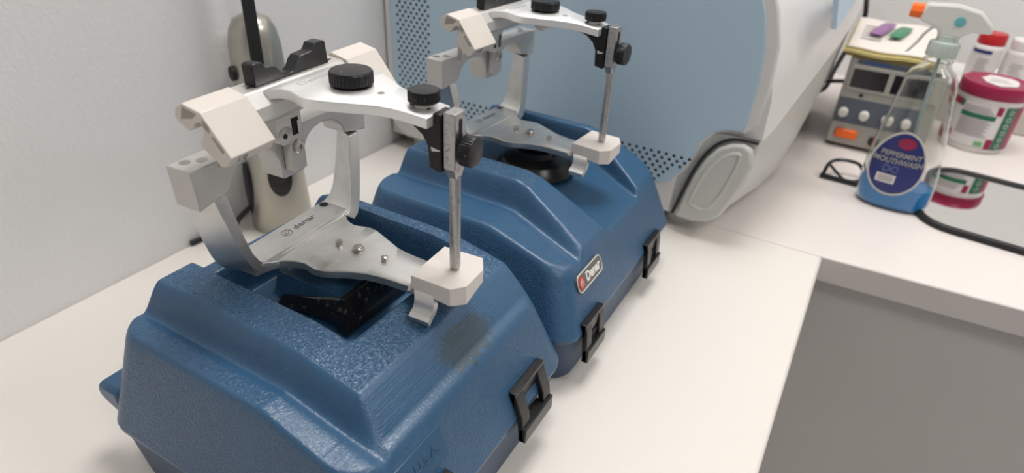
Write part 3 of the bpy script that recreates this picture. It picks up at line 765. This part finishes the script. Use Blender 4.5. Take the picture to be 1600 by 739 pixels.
a_, b_, n_ = frame_of(vd)
def disc(bm, c, n, rx, ry, h, seg=28):
    a, b, n = frame_of(n)
    loft(bm, [[c + a * (rx * k * math.cos(2 * math.pi * i / seg)) + b * (ry * k * math.sin(2 * math.pi * i / seg)) + n * z for i in range(seg)] for k, z in ((1, -.004), (1, h), (.8, h + .001))])
disc(bm, cc, vd, .0135, .024, .003); bt_ = link('rocker_switch', bm, 'black', lp, smooth=40)
bm = B(); disc(bm, cc + vd * .003 + Vector((0, 0, .004)), vd, .0085, .0085, .004); link('switch_button', bm, 'rubber', bt_, smooth=40)
bm = B(); disc(bm, c0 + (vd * .012 - sd * .024).normalized() * .0305 + Vector((0, 0, .195)), (vd * .4 - sd).normalized(), .006, .008, .0015); link('side_cap', bm, 'rubber', lp, smooth=40)
dl = (vd * .35 - sd).normalized()
bm = B(); disc(bm, c0 + dl * .033 + Vector((0, 0, .055)), dl, .008, .034, .003); link('cable_grommet', bm, 'rubber', lp, smooth=40)
bm = B(); tube(bm, smoothpath([c0 + dl * .03 + Vector((0, 0, .035)), c0 + dl * .05 + Vector((0, 0, .022)), (-.618, .425, .006), (-.625, .395, .004), (-.6275, .372, .004)], 6), .0032, 8); link('power_cable', bm, 'rubber', lp)

# ------------------------------------------------------------------ power supply
PY = 1.18
ps = empty('bench_power_supply', (.04, 1.28, 0), 'beige bench power supply with two dark displays and an orange switch', 'power supply')
bm = B(); box(bm, -.030, .115, PY, 1.42, .006, .152); link('housing', bm, 'psu', ps, smooth=20, bevel=.004)
for a in (-.02, .105):
    for b_ in (1.2, 1.4):
        bm = B(); lathe(bm, (a, b_, 0), (0, 0, 1), [(.008, 0), (.008, .0058)], 16); link('foot', bm, 'rubber', ps)
bm = B(); box(bm, -.024, .110, PY - .0025, PY + .001, .100, .142); link('display_bezel', bm, 'psu', ps, smooth=20, bevel=.0015)
for a in (-.020, .040):
    bm = B(); box(bm, a, a + .052, PY - .0032, PY - .002, .106, .136); link('display', bm, 'display', ps, smooth=0, label='dark display window')
bm = B(); box(bm, -.018, .100, PY - .0006, PY + .001, .1435, .1505); link('name_strip', bm, 'psu_panel', ps, smooth=0)
bm = B(); box(bm, -.008, .030, PY - .0009, PY - .0005, .145, .149); link('name_print', bm, 'bluetext', ps, smooth=0)
bm = B(); box(bm, -.028, .095, PY - .0012, PY + .001, .045, .087); link('control_panel', bm, 'psu_panel', ps, smooth=0)
for a in (-.016, .016, .05, .078):
    bm = B(); lathe(bm, (a, PY - .001, .063), (0, -1, 0), [(.0078, 0), (.0074, .010), (.0060, .0125), (.002, .013)], 24); link('control_knob', bm, 'knobcream', ps)
bm = B(); box(bm, -.0185, .016, PY - .005, PY + .001, .0185, .0345); link('power_switch', bm, 'orange', ps, smooth=20, bevel=.005, label='orange rocker switch')
bm = B(); lathe(bm, (.040, PY, .024), (0, -1, 0), [(.006, 0), (.006, .012), (.004, .013)], 20); link('output_post', bm, 'rubber', ps)
bm = B(); lathe(bm, (.002, PY, .094), (0, -1, 0), [(.0032, 0), (.0032, .001), (.001, .001)], 16); link('indicator', bm, 'display', ps)
tag(ps, ps['label'], 'power supply')
# note pad
pp = empty('paper_stack', (.03, 1.3, .152), 'stack of printed papers with yellowed edges on the power supply', 'papers')
random.seed(2)
for i in range(6):
    bm = B(); dz = i * .0024; j = random.uniform(-.003, .003)
    n = 14; top = []; 
    rings = []
    for k in range(n + 1):
        u = k / n; x = -.042 + .128 * u + j; wv = .0012 * math.sin(u * 9 + 1) + .001
        z0 = .1525 + dz + (wv if i else .0)
        rings.append([(x, PY + .0 + j * 2, z0), (x, 1.44 + j, z0), (x, 1.44 + j, z0 + .0020), (x, PY + j * 2, z0 + .0020)])
    loft(bm, rings); link('sheet', bm, 'yellowpaper' if i < 5 else 'paper', pp, smooth=40)
ZP = .1525 + 6 * .0024 + .002
for k in range(6):
    bm = B(); box(bm, -.028, .004, 1.25 + k * .022, 1.256 + k * .022, ZP, ZP + .0003); link('printed_line', bm, 'greyprint', pp, smooth=0)
def pillow(name, mt, c, L, Wd, ang, lab):
    bm = B(); rings = []
    dx = Vector((math.cos(ang), math.sin(ang), 0)); dy = Vector((-math.sin(ang), math.cos(ang), 0)); c = Vector(c)
    for k in range(9):
        u = -1 + k / 4; r = max(.12, (1 - abs(u) ** 4)); wd = Wd * (.85 + .15 * (1 - u * u))
        rings.append([c + dx * (u * L / 2) + dy * (wd / 2 * math.cos(t)) + Vector((0, 0, .0045 + .0042 * r * math.sin(t))) for t in [2 * math.pi * i / 12 for i in range(12)]])
    loft(bm, rings); o = link(name, bm, mt, None, loc=tuple(c), smooth=60); tag(o, lab, 'sachet'); return o
pillow('sachet', 'purple', (.002, 1.335, ZP), .12, .022, math.radians(80), 'small crumpled purple foil sachet on the stack of papers')
pillow('sachet', 'green', (.030, 1.325, ZP), .10, .022, math.radians(80), 'small green foil sachet beside the purple one on the papers')

# ------------------------------------------------------------------ spray bottle
BX, BY = .0835, .995
sb = empty('spray_bottle', (BX, BY, 0), 'clear trigger spray bottle a quarter full of blue mouthwash', 'bottle')
def bcx(z): return BX - .045 * min(z, .2)
def ov(w_, d_, z, n=40, e=2.4):
    out = []
    for k in range(n):
        t = 2 * math.pi * k / n; c, s = math.cos(t), math.sin(t)
        out.append((bcx(z) + w_ * abs(c) ** (2 / e) * (1 if c >= 0 else -1), BY + d_ * abs(s) ** (2 / e) * (1 if s >= 0 else -1), z))
    return out
prof = [(.038, .021, 0.0), (.045, .027, .004), (.0475, .030, .015), (.048, .030, .035), (.0465, .029, .07), (.042, .0275, .105), (.0365, .026, .14), (.0330, .0245, .168), (.030, .023, .186), (.026, .0205, .193), (.0170, .0155, .200), (.0145, .0145, .203), (.0145, .0145, .207), (.0175, .0175, .2085), (.0145, .0145, .211), (.0145, .0145, .222)]
bm = B(); loft(bm, [ov(*p) for p in prof], cap=True); bw = link('bottle_wall', bm, 'clear', sb, smooth=60); md = bw.modifiers.new('wall', 'SOLIDIFY'); md.thickness = .0009; md.offset = -1
bm = B(); loft(bm, [ov(p[0] - .0015, p[1] - .0015, max(p[2], .0025)) for p in prof[:4]] + [ov(.0462, .0286, .0352)]); link('mouthwash', bm, 'liquid', sb, smooth=60, label='blue liquid in the bottom')
bm = B(); tube(bm, smoothpath([(BX - .009, BY, .215), (BX - .004, BY, .13), (BX + .003, BY, .06), (BX + .010, BY, .008)], 5), .0022, 8); link('dip_tube', bm, 'tube', sb)
bm = B(); lathe(bm, (BX - .009, BY, .2135), (0, 0, 1), [(.018, 0, 1), (.018, .015, 1), (.0165, .018), (.012, .019), (.011, .026)], 48, 1, .0008); link('screw_collar', bm, mat('mint collar', (.62, .70, .64), .4, trans=.3), sb, smooth=30)
hy0 = BY - .008
hd = [(.036, .262), (.040, .2745), (.075, .277), (.100, .272), (.116, .258), (.119, .248), (.098, .247), (.088, .240), (.086, .231), (.064, .231), (.062, .244), (.050, .250), (.037, .2535)]
bm = B(); prism(bm, [(x, hy0, z) for x, z in hd], (0, .017, 0)); link('spray_head', bm, MT['clear2'], sb, smooth=30, bevel=.003)
bm = B(); lathe(bm, (.0385, BY, .264), (-1, 0, 0), [(.0085, 0), (.0092, .002), (.0088, .013), (.007, .0145), (.002, .0145)], 8); link('nozzle', bm, 'orange', sb, smooth=25, label='orange nozzle')
bm = B(); rings = []
for i, p_ in enumerate(smoothpath([(.058, BY, .250), (.049, BY, .238), (.044, BY, .226), (.036, BY, .212)], 3)):
    wd = .006 - .0035 * i / 9
    rings.append([(p_.x - .002, BY - wd, p_.z), (p_.x + .002, BY - wd, p_.z + .001), (p_.x + .002, BY + wd, p_.z + .001), (p_.x - .002, BY + wd, p_.z)])
loft(bm, rings); link('trigger', bm, MT['clear2'], sb, smooth=50, bevel=.0008)
bm = B(); lathe(bm, (.081, BY, .258), (0, -1, 0), [(.006, -.004), (.006, .0088), (.004, .0092)], 20); link('pump_valve', bm, mat('teal valve', (.15, .45, .50), .4), sb)
# label: oval patch on the front (towards -y) of the bottle
def bott(x, z, off):
    zs = [q_[2] for q_ in prof]; w_ = np.interp(z, zs, [q_[0] for q_ in prof]); d_ = np.interp(z, zs, [q_[1] for q_ in prof])
    c = min(.999, abs(x - bcx(z)) / w_); yy = d_ * (1 - c ** 2.4) ** (1 / 2.4)
    return Vector((x, BY - yy - off, z))
def patch(bm, cx, cz, rx, rz, off, nr=6, na=40, egg=.25, shear=0.):
    rings = []
    ctr = bm.verts.new(bott(cx, cz, off)); prev = None
    for r in range(1, nr + 1):
        k = r / nr; ring = []
        for a in range(na):
            t = 2 * math.pi * a / na; dz = math.sin(t) * rz * k; dx = math.cos(t) * rx * k * (1 - egg * math.sin(t) * .6)
            ring.append(bm.verts.new(bott(cx + dx + shear * dz, cz + dz, off)))
        for a in range(na):
            b = (a + 1) % na
            if prev is None: bm.faces.new((ctr, ring[a], ring[b]))
            else: bm.faces.new((prev[a], ring[a], ring[b], prev[b]))
        prev = ring
    return prev
LCX, LCZ = .0725, .0705
bm = B(); patch(bm, LCX, LCZ, .0345, .0465, .0006); lb = link('label_border', bm, 'silvertext', sb, smooth=60)
bm = B(); patch(bm, LCX, LCZ, .0318, .0435, .0011); link('bottle_label', bm, 'navy', sb, smooth=60, label='navy oval label')
def bent_text(name, s, size, cx, cz, m, off, sx=1., shear=.1, bold=0., slope=0.):
    o = text(name, s, size, (0, 0, 0), (1, 0, 0), (0, 1, 0), m, None, ext=.0001, shear=shear, bold=bold, sx=sx)
    for v in o.data.vertices:
        x, y = v.co.x, v.co.y
        v.co = bott(cx + x, cz + y + slope * x, off) - Vector((BX, BY, 0))
    o.parent = sb; return o
bent_text('label_lettering', 'PEPPERMINT', .0098, LCX + .001, LCZ + .013, 'silvertext', .0016, sx=.92, bold=.0003)
bent_text('label_lettering', 'MOUTHWASH', .0105, LCX - .0005, LCZ + .003, 'silvertext', .0016, sx=.88, bold=.0003)
bm = B(); patch(bm, LCX + .003, LCZ + .030, .011, .008, .0016, egg=0); link('label_emblem', bm, mat('label crimson', (.30, .02, .07), .4), sb, smooth=60)
bm = B(); tube(bm, [bott(LCX - .006 + .009 * math.cos(t * .35) , LCZ - .008 + .0045 * math.sin(t * .7), .0016) for t in range(18)], .0004, 6, closed=True); link('label_flourish', bm, mat('label pale blue', (.2, .25, .45), .4), sb)
bm = B()
def strip(bm, xa, xb, za, zb, off):
    n = 4; lo = [bm.verts.new(bott(xa + (xb - xa) * i / n, za, off)) for i in range(n + 1)]; hi = [bm.verts.new(bott(xa + (xb - xa) * i / n, zb, off)) for i in range(n + 1)]
    for i in range(n): bm.faces.new((lo[i], lo[i + 1], hi[i + 1], hi[i]))
strip(bm, LCX - .020, LCX + .004, LCZ - .029, LCZ - .0165, .0016); link('barcode_panel', bm, 'label', sb, smooth=60)
bm = B()
for k in range(9): strip(bm, LCX - .017 + k * .0021, LCX - .017 + k * .0021 + (.0012 if k % 2 else .0008), LCZ - .027, LCZ - .0185, .0019)
link('barcode_bars', bm, 'greyprint', sb, smooth=0)

# ------------------------------------------------------------------ wipes tub and jars
def curved(bm, c, r, a0, a1, z0, z1, off=.0005, n=14):
    lo, hi = [], []
    for i in range(n + 1):
        a = math.radians(a0 + (a1 - a0) * i / n); d = Vector((math.cos(a), math.sin(a), 0)) * (r + off)
        lo.append(bm.verts.new(Vector(c) + d + Vector((0, 0, z0)))); hi.append(bm.verts.new(Vector(c) + d + Vector((0, 0, z1))))
    for i in range(n): bm.faces.new((lo[i], lo[i + 1], hi[i + 1], hi[i]))
def curved_text(name, s, size, c, r, ang, z, m, parent, off=.0012, bold=0., rot=False, sx=1.):
    o = text(name, s, size, (0, 0, 0), (1, 0, 0), (0, 1, 0), m, None, ext=.0001, bold=bold, sx=sx)
    rp = rootpos(parent)
    for v in o.data.vertices:
        x, y = v.co.x, v.co.y
        if rot: x, y = -y, x
        a = math.radians(ang) + x / r
        v.co = Vector(c) + Vector((math.cos(a), math.sin(a), 0)) * (r + off) + Vector((0, 0, z + y)) - rp
    o.parent = parent; return o
TC = (.1975, 1.345, 0); TR = .0495
tb = empty('wipes_tub', TC, 'white round tub with burgundy lid and green and white label', 'tub')
bm = B(); lathe(bm, TC, (0, 0, 1), [(.044, 0), (.0465, .003), (.047, .01), (TR, .088), (TR + .001, .090), (TR + .001, .096)], 56); link('tub_body', bm, 'whiteplas', tb, smooth=50)
bm = B(); lathe(bm, TC, (0, 0, 1), [(.0525, .0945), (.0535, .096), (.0535, .112), (.052, .1155), (.047, .1165), (.045, .115), (.02, .1148)], 56); link('tub_lid', bm, 'burg', tb, smooth=40, label='burgundy screw lid')
bm = B(); ring = [Vector(TC) + Vector((.026 * math.cos(t * .42) * (1 + .12 * (t % 2)) + .004, .032 * math.sin(t * .42) * (1 + .1 * (t % 3)), .1153)) for t in range(15)]
prism(bm, ring, (0, 0, .0006)); link('lid_sticker', bm, 'label', tb, smooth=0, label='torn white sticker')
for k in range(3):
    bm = B(); box(bm, TC[0] - .014 + k * .002, TC[0] + .018 - k * .003, TC[1] - .012 + k * .009, TC[1] - .0095 + k * .009, .1159, .1161); link('sticker_print', bm, 'greyprint', tb, smooth=0)
va = math.degrees(math.atan2(-TC[1], -TC[0]))   # towards the viewer
va = va % 360
r2 = .0487
bm = B(); curved(bm, TC, .0485, va - 75, va + 88, .012, .084, .0012); tl = link('tub_label', bm, 'label', tb, smooth=60)
for (q0, q1, q2, q3) in ((-75, -45, .010, .030), (-75, -48, .074, .0845), (22, 34, .010, .028), (20, 30, .070, .0845)):
    bm = B(); curved(bm, TC, .0485, va + q0, va + q1, q2, q3, .0017); link('burgundy_print', bm, 'burg', tb, smooth=60)
bm = B(); curved(bm, TC, .0485, va + 35, va + 58, .010, .0845, .0019); curved(bm, TC, .0485, va - 48, va - 40, .074, .0845, .0019)
curved(bm, TC, .0485, va - 40, va + 22, .060, .068, .0019); link('green_print', bm, 'greenlabel', tb, smooth=60)
bm = B(); curved(bm, TC, .0485, va + 58, va + 88, .010, .0845, .0018); link('burgundy_side', bm, 'burg', tb, smooth=60)
bm = B()
for k in range(9): curved(bm, TC, .0485, va - 38, va + 20 - (k * 5) % 11, .030 + k * .0032, .0312 + k * .0032, .0019)
for k in range(3): curved(bm, TC, .0485, va - 38, va + 16 - k * 4, .071 + k * .0036, .0723 + k * .0036, .0019)
link('small_print', bm, 'greyprint', tb, smooth=0)
for k in range(6): 
    a = math.radians(va + 46); dv = Vector((math.cos(a), math.sin(a), 0)); 
    bm = B(); sdv = Vector((-dv.y, dv.x, 0)); cc = Vector(TC) + dv * .0508 + Vector((0, 0, .017 + k * .0118))
    tube(bm, [cc + sdv * (.0036 * math.cos(t * .63)) + Vector((0, 0, .0036 * math.sin(t * .63))) for t in range(10)], .0005, 6, closed=True); link('label_ring', bm, 'label', tl, smooth=60)
bm = B(); curved(bm, TC, .0485, va + 4, va + 18, .014, .022, .0019); link('leaf_print', bm, mat('leaf green', (.16, .42, .15), .5), tb, smooth=0)

bx = empty('storage_box', (.27, 1.53, 0), 'milky translucent storage box against the back wall behind the tub', 'box')
bm = B(); box(bm, .135, .42, 1.452, 1.60, .0, .072); link('box_body', bm, 'trans_box', bx, smooth=20, bevel=.004)
bm = B(); box(bm, .131, .424, 1.448, 1.604, .0722, .080); link('box_lid', bm, 'whiteplas', bx, smooth=20, bevel=.002)
def jar(c, r, h, lidm, lab, cat_label, blue=False):
    j = empty('supplement_jar', c, cat_label, 'jar')
    bm = B(); lathe(bm, c, (0, 0, 1), [(r * .9, 0), (r, .003), (r, h * .70), (r * .93, h * .76), (r * .8, h * .78)], 40); link('jar_body', bm, 'whiteplas', j, smooth=50)
    bm = B(); lathe(bm, c, (0, 0, 1), [(r * .93, h * .77), (r * .95, h * .78, 1), (r * .95, h * .97, 1), (r * .88, h), (r * .5, h)], 60, 1, .0006); link('jar_lid', bm, lidm, j, smooth=30)
    a = math.degrees(math.atan2(-c[1], -c[0])) % 360
    bm = B(); curved(bm, c, r, a - 80, a + 80, h * .12, h * .68, .0006); link('jar_label', bm, 'label', j, smooth=60)
    bm = B()
    for k in range(6): curved(bm, c, r, a - 30 + (k * 7) % 13, a + 25 - (k * 5) % 17, h * (.20 + k * .055), h * (.215 + k * .055), .0010)
    link('jar_print', bm, 'greyprint', j, smooth=0)
    if blue:
        bm = B(); curved(bm, c, r, a - 60, a + 20, h * .60, h * .67, .0011); link('blue_band', bm, 'navy', j, smooth=60)
    return j
j1 = jar((.182, 1.49, .080), .0240, .086, 'red', '', 'small white jar with red lid standing on the storage box', True)
j2 = jar((.238, 1.50, .080), .0255, .080, 'whiteplas', '', 'small white jar with white lid on the storage box beside the red-lidded jar')

# ------------------------------------------------------------------ glasses
gl = empty('spectacles', (.02, 1.07, 0), 'black-framed spectacles lying folded behind the mouthwash bottle', 'glasses')
def gpt(p, z): q = onz(p, z); return Vector(q)
def rimpts(dx):
    a = [(1286, 272, .006), (1291, 262, .016), (1297, 254, .022), (1308, 250, .024), (1325, 251, .024), (1341, 256, .022), (1347, 264, .016), (1348, 276, .008), (1335, 284, .004), (1305, 278, .004)]
    return [gpt((x, y), z) + Vector((dx, dx * .03, 0)) for x, y, z in a]
for dx in (0, .072):
    bm = B(); P_ = rimpts(dx); tube(bm, smoothpath(P_ + [P_[0]], 4), .0027, 8); link('rim', bm, 'black', gl)
bm = B(); tube(bm, [rimpts(0)[6] , rimpts(.072)[1]], .0022, 8); link('bridge', bm, 'black', gl)
bm = B(); a0, a1 = gpt((1281, 273), .004), gpt((1350, 291), .004); tube(bm, [a0, (a0 + a1) / 2 + Vector((0, 0, .001)), a1, a1 + (a1 - a0) * .8], .0035, 8); link('temple', bm, 'black', gl)
bm = B(); a0, a1 = gpt((1284, 271), .007), gpt((1296, 255), .022); tube(bm, [gpt((1297, 257), .018), gpt((1313, 276), .006), gpt((1322, 284), .004)], .0022, 8); link('temple', bm, 'black', gl)

# ------------------------------------------------------------------ mirror tray
mr = empty('mirror_tray', (.26, 1.06, 0), 'flat rounded mirror with a black rim lying on the back worktop', 'mirror')
def rrect(cx, cy, hx, hy, r, z, rot=0., n=8):
    o = []
    for (sx, sy, a0) in ((1, 1, 0), (-1, 1, 90), (-1, -1, 180), (1, -1, 270)):
        for k in range(n + 1):
            a = math.radians(a0 + 90 * k / n); x = sx * (hx - r) + r * math.cos(a); y = sy * (hy - r) + r * math.sin(a)
            o.append((cx + x * math.cos(rot) - y * math.sin(rot), cy + x * math.sin(rot) + y * math.cos(rot), z))
    return o
mrot = math.radians(-6)
MCX, MCY = .2725, 1.052
bm = B(); prism(bm, rrect(MCX, MCY, .146, .116, .045, .0015, mrot), (0, 0, .0035)); link('mirror_glass', bm, 'mirror', mr, smooth=0)
bm = B(); tube(bm, rrect(MCX, MCY, .146, .116, .045, .0042, mrot), .0052, 10, closed=True); link('mirror_rim', bm, 'rubber', mr, smooth=60)

# ------------------------------------------------------------------ cables behind the machine
cp = [tuple(ony((1357, -110), 1.62)), tuple(ony((1356, -50), 1.54)), tuple(ony((1354, 0), 1.50)), tuple(ony((1350, 30), 1.50)), tuple(ony((1335, 60), 1.50)), tuple(ony((1318, 85), 1.49)), tuple(ony((1302, 112), 1.47)), tuple(ony((1285, 140), 1.44)), (-.12, 1.42, .006), (-.20, 1.45, .005)]
bm = B(); tube(bm, smoothpath(cp, 6), .0048, 10); k = link('power_cable', bm, 'rubber', None, loc=(-.1, 1.45, .0)); tag(k, 'thick black cable running down behind the white machine', 'cable')
bm = B(); tube(bm, smoothpath([(.02, 1.43, .06), (.0, 1.445, .05), (-.05, 1.425, .045), (-.10, 1.405, .04), (-.16, 1.40, .03)], 6), .0038, 8); k = link('power_cable', bm, 'rubber', None, loc=(-.06, 1.46, .04)); tag(k, 'thin black cable leading from the power supply to behind the machine', 'cable')
